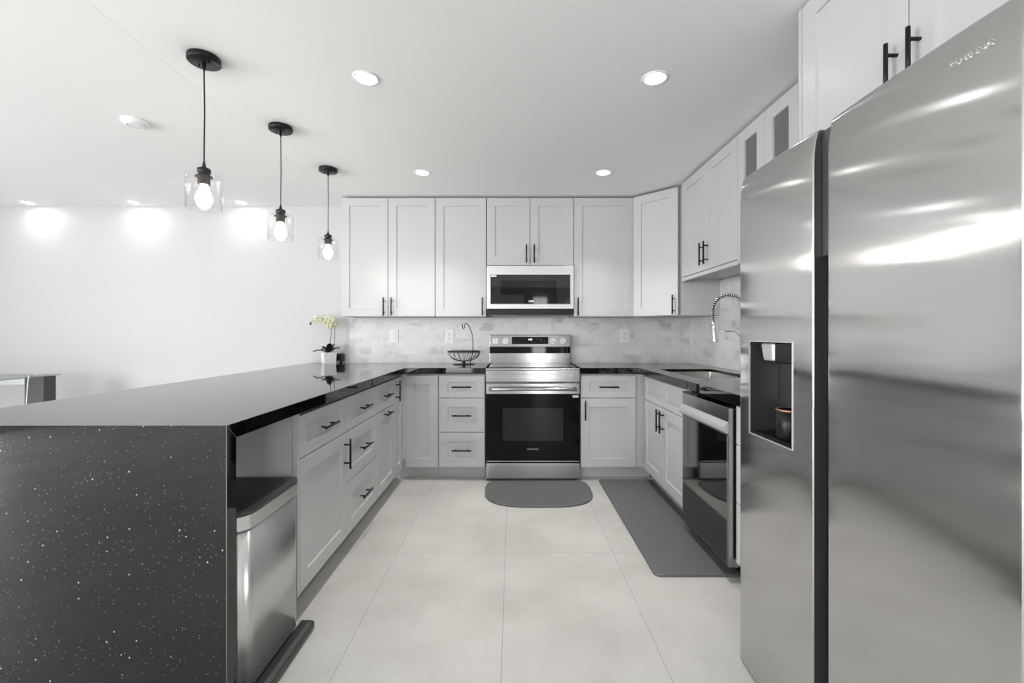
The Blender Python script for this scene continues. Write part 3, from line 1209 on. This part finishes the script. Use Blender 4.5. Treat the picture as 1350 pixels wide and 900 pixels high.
# dispenser alcove
b = MB()
t = bmesh.new()
h0, h1, h2, h3 = hole
x_f, x_b = 0.004, 0.110
fr_ = [t.verts.new((x_f, y, z)) for y, z in ((h0, h2), (h1, h2), (h1, h3), (h0, h3))]
bk = [t.verts.new((x_b, y, z)) for y, z in ((h0, h2), (h1, h2), (h1, h3), (h0, h3))]
for k in range(4):
    t.faces.new((fr_[k], fr_[(k + 1) % 4], bk[(k + 1) % 4], bk[k]))
t.faces.new(bk)
bmesh.ops.recalc_face_normals(t, faces=t.faces)
bmesh.ops.reverse_faces(t, faces=t.faces)
b.merge(t)
al = b.build('dispenser_alcove', M['alcove'], fd)
MB().box(0.104, 0.109, h0 + .002, h1 - .002, h2 + .012, h3 - .075).build('splash_plate', M['steel'], al)
b = MB()
for (ya, yb2, za, zb) in ((h0 - .003, h1 + .003, h2 - .003, h2), (h0 - .003, h1 + .003, h3, h3 + .003), (h0 - .003, h0, h2, h3), (h1, h1 + .003, h2, h3)):
    b.box(-0.0005, 0.006, ya, yb2, za, zb)
b.build('alcove_frame', M['lsteel'], al)
MB().box(0.016, 0.103, h0 + .002, 1.405 - cy, h3 - .066, h3 - .001, bev=.003).build('nozzle_housing', M['gloss'], al)
b = MB()
pts = rrect(0.062, 0.085, 0.022, 6)
b.prism(pts, 0, .058, bev=.006)
for v in b.bm.verts:
    k = 0.8 + 0.2 * v.co.z / .058
    v.co.x *= k
    v.co.y *= k
b.mul(Matrix.Translation((0.046, h1 - .072, h3 - .062)))
b.build('water_outlet', M['lsteel'], al)
MB().box(0.012, 0.10, h0 + .01, h1 - .01, h2 + .001, h2 + .007).build('drip_tray', M['black'], al)
# recessed centre between the two doors
b = MB()
b.box(0.045, 0.058, 1.157 - cy, 1.211 - cy, 0.02, FT - .004)
ctm = b.build('centre_channel', M['gloss'], rf)
MB().box(0.030, 0.0445, 1.158 - cy, 1.210 - cy, 1.408, FT - .006, bev=.002).build('upper_trim', M['edge'], ctm)
MB().box(0.030, 0.044, 1.158 - cy, 1.176 - cy, 0.815, 1.405, bev=.002).build('grip_rail', M['black'], ctm)
# mug in the dispenser
mg = thing('mug', 'matte black mug with copper rim standing in the refrigerator water dispenser', 'mug', (FXF + 0.055, 1.390, h2 + 0.0075))
MB().lathe([(0, 0), (.034, 0), (.0375, .003), (.039, .04), (.039, .094), (.0355, .094), (.0350, .01), (0, .008)]).build('cup', M['mug'], mg)
MB().lathe([(.0352, .0945), (.0393, .0945), (.0393, .0905), (.0398, .0905), (.0398, .0965), (.0352, .0965)], closed=True).build('rim_band', M['copper'], mg)

# ------------------------------------------------------------------ trash can
tcx0, tcx1 = -1.20, -0.850
tc = thing('trash_can', 'rectangular stainless steel pedal trash can tucked under the peninsula worktop', 'trash can', (-1.02, 1.583, 0))
W_, D_ = 0.34, 0.386
b = MB().prism(rrect(W_ - .010, D_ - .010, 0.055, 8), 0.035, 0.556)
for f in b.bm.faces:
    f.smooth = len(f.verts) == 4
b.build('bin_body', M['bsteel'], tc)
b = MB().prism(rrect(W_ - .03, D_ - .03, 0.05, 8), 0.0, 0.034)
b.build('foot_base', M['lid'], tc)
b = MB().prism(rrect(W_, D_, 0.058, 10), 0.557, 0.603, bev=.001)
b.build('lid_band', M['bsteel'], tc)
b = MB().prism(rrect(W_, D_, 0.058, 10), 0.6035, 0.612, bev=.003)
ld = b.build('lid', M['lid'], tc)
MB().prism(rrect(W_ - .05, D_ - .05, 0.045, 10, cx=-0.01), 0.6122, 0.6135, bev=.0005).build('lid_panel', M['black'], ld)
b = MB().prism(rrect(0.062, D_ + 0.012, 0.022, 6, cx=W_ / 2 + 0.020, corners=(1, .2, .2, 1)), 0.006, 0.026, bev=.004)
pd = b.build('pedal', M['lid'], tc)
MB().prism(rrect(0.020, D_ - 0.02, 0.008, 6, cx=W_ / 2 + 0.032), 0.0262, 0.029, bev=.001).build('pedal_grip', M['dsteel'], pd)

# ------------------------------------------------------------------ mats
b = MB()
pts = []
x0m, x1m, ym1, ym0 = -0.205, 0.600, 3.565, 2.985
cxm = (x0m + x1m) / 2
hwm = (x1m - x0m) / 2
yy = ym1 - 0.02
pts = [(x1m - .045, ym1 - .06), (x0m + .045, ym1 - .06)]
pts += [(x0m + .012, ym1 - .11), (x0m, 3.36)]
for k in range(0, 19):
    a = PI + PI * k / 18
    ca, sa = math.cos(a), math.sin(a)
    ex = 2 / 3.1
    pts.append((cxm + hwm * math.copysign(abs(ca) ** ex, ca), 3.34 + (3.34 - ym0) * math.copysign(abs(sa) ** ex, sa)))
pts += [(x1m, 3.36), (x1m - .012, ym1 - .11)]
fm = MB().prism(pts, 0.0005, 0.013, bev=.004)
tag(fm.build('floor_mat', M['matg']), 'grey half-round standing mat on the floor in front of the range', 'mat', 'grey kitchen mats')
fm = MB().prism(rrect(0.43, 1.40, 0.03, 6, cx=0.916, cy=2.838), 0.0005, 0.013, bev=.004)
tag(fm.build('floor_mat', M['matg']), 'long grey runner mat on the floor beside sink cabinet and dishwasher', 'mat', 'grey kitchen mats')

# ------------------------------------------------------------------ wall plates
GP = 'white wall plates in the backsplash'
WPY = WALLY - 0.0026


def plate(x, z, kind, label):
    t_ = thing(kind, label, 'switch' if kind == 'wall_switch' else 'outlet', (x, WPY, z), 0, GP)
    MB().box(-0.042, 0.042, -0.006, -0.0002, -0.065, 0.065, bev=.002).build('plate', M['white'], t_)
    if kind == 'wall_switch':
        MB().box(-0.017, 0.017, -0.0095, -0.0062, -0.033, 0.033, bev=.0012).build('rocker', M['white'], t_)
    else:
        for s in (-1, 1):
            f_ = MB().box(-0.017, 0.017, -0.008, -0.0062, s * .021 - .015, s * .021 + .015, bev=.0008).build('socket', M['white'], t_)
            b_ = MB()
            b_.box(-0.009, -0.006, -0.0086, -0.0079, s * .021 - .003, s * .021 + .008).box(0.006, 0.009, -0.0086, -0.0079, s * .021 - .003, s * .021 + .006)
            b_.cyl((0, -0.0079, s * .021 - .008), (0, -0.0086, s * .021 - .008), 0.003, n=10)
            b_.build('slots', M['slot'], f_)
    return t_


plate((519.7 - 675.2) / 138.6, 1.195 + (439.2 - 443) / 138.6, 'wall_switch', 'white rocker switch plate on the tile near the orchid')
plate((592.8 - 675.2) / 138.6, 1.195 + (439.2 - 443.5) / 138.6, 'wall_outlet', 'white double outlet on the tile behind the wire fruit basket')
plate((823.7 - 675.2) / 138.6, 1.195 + (439.2 - 442.5) / 138.6, 'wall_outlet', 'white double outlet on the tile right of the range')

# ------------------------------------------------------------------ fruit basket with banana hook
fb = thing('fruit_basket', 'black wire fruit basket with banana hook left of the range', 'basket', (-0.432, 3.92, CT + 0.0005))
b = MB()
b.tube([(0.145 * math.cos(2 * PI * k / 40), 0.145 * math.sin(2 * PI * k / 40), 0.118) for k in range(40)], 0.0042, closed=True)
b.tube([(0.145 * math.cos(2 * PI * k / 40), 0.145 * math.sin(2 * PI * k / 40), 0.110) for k in range(40)], 0.0022, closed=True)
for k in range(18):
    a = 2 * PI * k / 18
    pp = []
    for j in range(9):
        u_ = j / 8
        r_ = 0.143 * math.sin(u_ * PI / 2) ** 0.75 if u_ > 0 else 0.0
        r_ = max(r_, 0.03 * (1 - u_) + 0.01)
        z_ = 0.030 + 0.085 * (1 - math.cos(u_ * PI / 2)) ** 0.9
        pp.append((r_ * math.cos(a), r_ * math.sin(a), z_))
    b.tube(pp, 0.0024, n=6)
b.tube([(0.038 * math.cos(2 * PI * k / 24), 0.038 * math.sin(2 * PI * k / 24), 0.030) for k in range(24)], 0.0025, closed=True)
b.build('wire_bowl', M['dark'], fb)
b = MB()
b.lathe([(0, .006), (.07, .005), (.098, .003), (.10, .0), (0, 0)])
b.lathe([(0, .031), (.014, .031), (.012, .02), (.018, .006), (0, .006)])
b.build('foot', M['dark'], fb)
hk = [(0.055, 0.0, 0.008), (0.060, 0, 0.03), (0.075, 0, 0.09), (0.083, 0, 0.17), (0.082, 0, 0.22), (0.072, 0, 0.28), (0.052, 0, 0.335), (0.028, 0, 0.366), (0.018, 0, 0.370), (0.010, 0, 0.362), (0.008, 0, 0.345), (0.004, 0, 0.328), (-0.004, 0, 0.322), (-0.012, 0, 0.328), (-0.015, 0, 0.345), (-0.017, 0, 0.362)]
b = MB()
b.tube(hk, 0.0036, n=8)
b.build('banana_hook', M['dark'], fb)

# ------------------------------------------------------------------ orchid
orc = thing('potted_orchid', 'white orchid in a square white pot at the far end of the peninsula', 'plant', (-1.690, 4.02, CT + 0.0005), math.radians(38))
b = MB()
t = bmesh.new()
bmesh.ops.create_cube(t, size=1)
for v in t.verts:
    k = 0.050 if v.co.z < 0 else 0.056
    v.co = Vector((math.copysign(k, v.co.x), math.copysign(k, v.co.y), 0 if v.co.z < 0 else 0.104))
top = [f for f in t.faces if f.normal.z > 0.9]
r_ = bmesh.ops.inset_region(t, faces=top, thickness=0.005)
r_ = bmesh.ops.extrude_face_region(t, geom=top)
for g_ in r_['geom']:
    if isinstance(g_, bmesh.types.BMVert):
        g_.co.z -= 0.014
bmesh.ops.delete(t, geom=[f for f in top if f.is_valid], context='FACES')
bmesh.ops.recalc_face_normals(t, faces=t.faces)
b.merge(t)
b.build('pot', M['pot'], orc)
b = MB()
b.box(-0.049, 0.049, -0.049, 0.049, 0.082, 0.088)
b.build('bark', M['moss'], orc)
rz = Matrix.Rotation(-math.radians(38), 4, 'Z')


def leaf(length, width, az, droop, lift, zb=0.092):
    t = bmesh.new()
    rows = []
    n = 9
    for i in range(n):
        u_ = i / (n - 1)
        wd = width * (math.sin(PI * (0.12 + 0.88 * u_)) ** 0.6) * (1 if u_ < 1 else 0.05)
        x = length * u_
        z = lift * math.sin(u_ * PI * 0.6) - droop * u_ * u_
        row = []
        for j in range(5):
            s_ = (j - 2) / 2
            row.append(t.verts.new((x, s_ * wd / 2, z + 0.010 * s_ * s_)))
        rows.append(row)
    for a, q_ in zip(rows[:-1], rows[1:]):
        for j in range(4):
            t.faces.new((a[j], a[j + 1], q_[j + 1], q_[j])).smooth = True
    bmesh.ops.solidify(t, geom=t.faces[:], thickness=0.0022)
    mb = MB()
    mb.merge(t)
    mb.mul(rz @ Matrix.Translation((0, 0, zb)) @ Matrix.Rotation(math.radians(az), 4, 'Z'))
    return mb


for (ln, wd, az, dr_, lf) in ((.135, .045, 190, .03, .045), (.10, .045, 150, -.01, .05), (.115, .045, -12, .0, .05), (.09, .04, 250, .02, .055), (.07, .05, 300, -.03, .06), (.07, .05, 60, -.02, .06)):
    leaf(ln, wd, az, dr_, lf).build('leaf', M['leaf'], orc)
# stems and flowers defined in the picture's left-right plane
st1 = [(0.010, 0, .09), (0.010, 0, .16), (.018, .0, .24), (.028, .002, .31), (.030, .004, .355), (.012, .006, .395), (-.03, .006, .42), (-.08, .006, .425), (-.13, .004, .405), (-.165, .0, .375)]
st2 = [(0.030, .01, .09), (0.040, .012, .16), (.050, .012, .25), (.052, .012, .32), (.045, .012, .36), (.02, .012, .385), (-.01, .014, .395)]
for st in (st1, st2):
    b = MB()
    b.tube(st, 0.0032, n=8)
    b.mul(rz)
    b.build('stem', M['stem'], orc)


def flower(p, yaw, pitch, sc=1.0):
    mt = rz @ Matrix.Translation(p) @ Matrix.Rotation(yaw, 4, 'Z') @ Matrix.Rotation(pitch, 4, 'X') @ Matrix.Scale(sc, 4)
    b = MB()
    for k in range(5):
        a = PI / 2 + 2 * PI * k / 5
        ln, wd = (0.036, 0.020) if k in (0, 2, 3) else (0.038, 0.034)
        t = bmesh.new()
        rows = []
        for i in range(6):
            u_ = i / 5
            wv = wd * math.sin(PI * (0.08 + 0.86 * u_)) ** 0.7
            rows.append([t.verts.new((s_ * wv / 2, -0.010 * u_ * (1 - u_) * 2 - 0.003 * (1 - s_ * s_), ln * u_)) for s_ in (-1, -.5, 0, .5, 1)])
        for r0, r1 in zip(rows[:-1], rows[1:]):
            for j in range(4):
                t.faces.new((r0[j], r0[j + 1], r1[j + 1], r1[j])).smooth = True
        bmesh.ops.solidify(t, geom=t.faces[:], thickness=0.001)
        bmesh.ops.transform(t, matrix=Matrix.Rotation(-(a - PI / 2), 4, 'Y'), verts=t.verts)
        b.merge(t, 0)
    t = bmesh.new()
    bmesh.ops.create_uvsphere(t, u_segments=10, v_segments=8, radius=0.0075)
    bmesh.ops.transform(t, matrix=Matrix.Translation((0, -0.008, -0.003)) @ Matrix.Diagonal((0.8, 1.3, 0.9, 1)), verts=t.verts)
    b.merge(t, 1, True)
    b.mul(mt)
    return b


fl = [((.045, -.012, .355), .5, .1, 1.1), ((.010, -.018, .345), -.3, .2, 1.15), ((.030, -.02, .395), .2, -.2, 1.1), ((-.018, -.02, .385), -.1, .1, 1.15),
      ((-.045, -.015, .412), .4, .0, 1.0), ((-.075, -.018, .400), -.5, .2, 1.0), ((-.098, -.014, .420), .2, -.1, .95), ((-.130, -.012, .398), -.3, .1, .85), ((0.0, -.02, .415), .1, -.3, 1.0)]
for f_ in fl:
    flower(*f_).build('flower', [M['petal'], M['lip']], orc)
b = MB()
t = bmesh.new()
bmesh.ops.create_uvsphere(t, u_segments=10, v_segments=8, radius=0.011)
bmesh.ops.transform(t, matrix=rz @ Matrix.Translation((-.168, 0, .368)) @ Matrix.Diagonal((.9, .9, 1.25, 1)), verts=t.verts)
b.merge(t, 0, True)
b.build('bud', M['stem'], orc)

# small black box behind the pot
bx = thing('speaker_box', 'small black box on a short foot behind the orchid pot', 'box', (-1.675, 4.118, CT + 0.0005))
MB().box(-0.125, 0.09, -0.012, 0.018, 0.020, 0.088, bev=.004).build('case', M['scrn'], bx)
b = MB()
b.box(0.050, 0.064, -0.008, 0.010, 0, 0.0198, bev=.002)
b.build('foot', M['black'], bx)

# ------------------------------------------------------------------ faucet
fc = thing('faucet', 'chrome spring pull-down faucet arching over the sink', 'faucet', (1.640, 3.08, CT + 0.0005))
b = MB()
b.lathe([(0, 0), (.026, 0), (.026, .006), (.018, .012), (.016, .06), (.013, .065), (.013, .30), (0, .30)], n=24)
b.build('post', M['chrome'], fc)
AX = -0.220
arc = [(0, 0, 0.300), (0, 0, 0.40)]
for k in range(1, 24):
    a = PI * k / 24
    arc.append((AX / 2 + (-AX / 2) * math.cos(a), 0, 0.432 + 0.118 * math.sin(a)))
arc.append((AX, 0, 0.425))
arc.append((AX, 0, 0.375))
MB().tube(arc, 0.0065, n=12).build('hose', M['dark'], fc)
# spring coil around the hose
P = [Vector(p) for p in arc]
cum = [0]
for a_, b_ in zip(P[:-1], P[1:]):
    cum.append(cum[-1] + (b_ - a_).length)
tot = cum[-1]
turns = 34
coil = []
for i in range(turns * 12 + 1):
    s_ = tot * i / (turns * 12)
    k = max(j for j in range(len(cum)) if cum[j] <= s_ + 1e-9)
    k = min(k, len(P) - 2)
    f_ = (s_ - cum[k]) / (cum[k + 1] - cum[k])
    p_ = P[k].lerp(P[k + 1], f_)
    d_ = (P[k + 1] - P[k]).normalized()
    n1 = Vector((0, 1, 0))
    n2 = d_.cross(n1)
    a_ = 2 * PI * i / 12
    coil.append(p_ + (n1 * math.cos(a_) + n2 * math.sin(a_)) * 0.0140)
MB().tube(coil, 0.0030, n=6).build('spring', M['chrome'], fc)
b = MB()
b.lathe([(0, .375), (.012, .375), (.013, .345), (.010, .33), (.013, .315), (.016, .29), (.024, .222), (.024, .216), (0, .216)], c=(0, 0, 0), n=24)
for v in b.bm.verts:
    v.co.x += AX - (0.375 - v.co.z) * (-0.10)
b.build('spray_head', M['chrome'], fc)
b = MB()
b.tube([(0.0, 0, 0.245), (-0.035, 0, 0.262), (-0.060, 0, 0.290), (-0.075, 0, 0.295), (AX + 0.022, 0, 0.295)], 0.0045, n=10)
b.build('holder_arm', M['chrome'], fc)
b = MB()
b.tube([(0, -0.014, 0.05), (0, -0.045, 0.055), (0, -0.075, 0.085)], 0.005, n=10)
b.build('lever', M['chrome'], fc)

# ------------------------------------------------------------------ recessed ceiling lights


def can_light(name, label, x, y, z, power, group, r=0.050, spread=PI * 0.52):
    t_ = thing(name, label, 'light', (x, y, z), 0, group)
    MB().lathe([(r - .002, -.0005), (r + .012, -.0005), (r + .012, -.003), (r + .006, -.0055), (r - .002, -.004)], n=40, closed=True).build('trim_ring', M['white'], t_)
    MB().lathe([(0, -.0022), (r - .003, -.0022), (r - .003, -.0008), (0, -.0008)], n=40).build('lens', M['can'], t_)
    l = area_light('downlight', (x, y, z - .0075), (0, 0, 0), 2 * r - .004, 0, power, (1, 0.985, 0.96), 'DISK', spread)
    return t_


for (px, py, lb) in ((-0.690, 2.06, 'round recessed ceiling light nearest the first pendant lamp, front left'), (0.675, 2.06, 'round recessed ceiling light at front right, nearest the refrigerator'),
                     (-0.672, 3.27, 'round recessed ceiling light above the left wall cabinets'), (0.687, 3.27, 'round recessed ceiling light above the cabinet right of the microwave')):
    can_light('recessed_light', lb, px, py, KC, P_CAN, 'recessed kitchen downlights')
for (px, lb) in ((-4.46, 'leftmost recessed light in the soffit over the white living room wall'), (-3.48, 'middle recessed light in the soffit over the white living room wall'), (-2.49, 'recessed light in the living room soffit seen nearest the middle pendant')):
    can_light('recessed_light', lb, px, 4.015, KC, P_WASH, 'recessed wall-wash lights', r=0.045, spread=PI)

sd_ = thing('smoke_detector', 'round white smoke detector on the living room ceiling', 'detector', (-2.14, 2.48, LC))
MB().lathe([(0, -.0005), (.066, -.0005), (.066, -.012), (.058, -.022), (.03, -.027), (0, -.028)], n=40).build('housing', M['white'], sd_)
MB().lathe([(.040, -.0262), (.044, -.0255), (.044, -.0275), (.040, -.0282)], n=40, closed=True).build('vent_ring', M['white'], sd_)

# ------------------------------------------------------------------ pendant lamps


def pendant():
    p = thing('pendant_lamp', 'black pendant lamp with clear glass shade nearest the camera, over the peninsula front', 'pendant lamp', (-1.345, 1.905, KC), 0, 'pendant lamps over the peninsula')
    b = MB().lathe([(0, -.0005), (.0625, -.0005), (.0640, -.004), (.0640, -.022), (.0620, -.025), (0, -.025)], n=48)
    b.lathe([(0, -.025), (.007, -.025), (.007, -.050), (.004, -.058), (0, -.058)], n=16)
    for s in (-1, 1):
        b.cyl((s * .030, -s * .012, -.025), (s * .030, -s * .012, -.034), .0035, n=10)
    b.build('canopy', M['dark'], p)
    cz = [(0, 0, -.055), (.001, 0, -.15), (.0025, 0, -.24), (.001, 0, -.33), (0, 0, -.42), (0, 0, -.472)]
    MB().tube(cz, 0.0028, n=8).build('cord', M['dark'], p)
    b = MB().lathe([(0, -.455), (.004, -.455), (.006, -.468), (.010, -.482), (.023, -.486), (.026, -.490), (.026, -.506), (.024, -.508), (0, -.508)], n=32)
    b.build('socket_cap', M['bronze'], p)
    b = MB().lathe([(0, -.5085), (.022, -.5085), (.022, -.519), (.033, -.520), (.034, -.525), (.024, -.527), (.024, -.556), (.021, -.558), (0, -.558)], n=32)
    b.build('socket', M['bronze'], p)
    # open glass cylinder hanging from the socket collar
    b = MB().lathe([(.0225, -.5135), (.060, -.5135), (.0665, -.516), (.0690, -.522), (.0690, -.665), (.0665, -.665), (.0665, -.523), (.0640, -.518), (.060, -.5165), (.0225, -.5165)], n=56, closed=True)
    b.build('glass_shade', M['glass'], p)
    b = MB().lathe([(0, -.5585), (.014, -.559), (.016, -.572), (.024, -.590), (.031, -.610), (.032, -.622), (.028, -.640), (.018, -.655), (.010, -.663), (0, -.666)], n=32)
    b.build('bulb', M['bulb'], p)
    return p


p1 = pendant()
p2 = copy_tree(p1)
p2.location = (-1.350, 2.545, KC)
p2['label'] = 'middle black pendant lamp of the row over the peninsula'
p3 = copy_tree(p1)
p3.location = (-1.345, 3.190, KC)
p3['label'] = 'black pendant lamp farthest back, hanging closest to the left wall cabinet'
for p, yy in ((p1, 1.905), (p2, 2.545), (p3, 3.190)):
    pass

# ------------------------------------------------------------------ glass-topped table in the living room
tb = thing('glass_table', 'tall glass-topped table with charcoal panel leg by the white wall', 'table', (-4.6, 3.30, 0))
TZ = 0.845
MB().box(-0.9, 0.70, -0.65, 0.47, TZ - 0.012, TZ, bev=.002).build('glass_top', M['tglass'], tb)
MB().box(0.52, 0.68, 0.35, 0.45, 0.0, TZ - .0125, bev=.002).build('panel_leg', M['greyp'], tb)
MB().box(-0.85, -0.69, 0.35, 0.45, 0.0, TZ - .0125, bev=.002).build('panel_leg', M['greyp'], tb)
MB().box(-0.688, 0.518, 0.39, 0.41, TZ - 0.085, TZ - .0125, bev=.002).build('apron', M['lsteel'], tb)
cdt = thing('power_cord', 'thin white cord hanging over the edge of the glass-topped table', 'cord', (-3.89, 3.50, 0))
MB().tube([(-.09, .125, TZ + .004), (-.045, .05, TZ + .004), (-.010, .018, TZ + .004), (.002, .008, TZ - .004), (.004, 0, TZ - .05), (.002, -.01, .62), (.006, -.02, .40), (.0, -.02, .15), (.01, -.03, .02), (.05, -.06, .005)], 0.0035, n=8).build('cable', M['cord'], cdt)
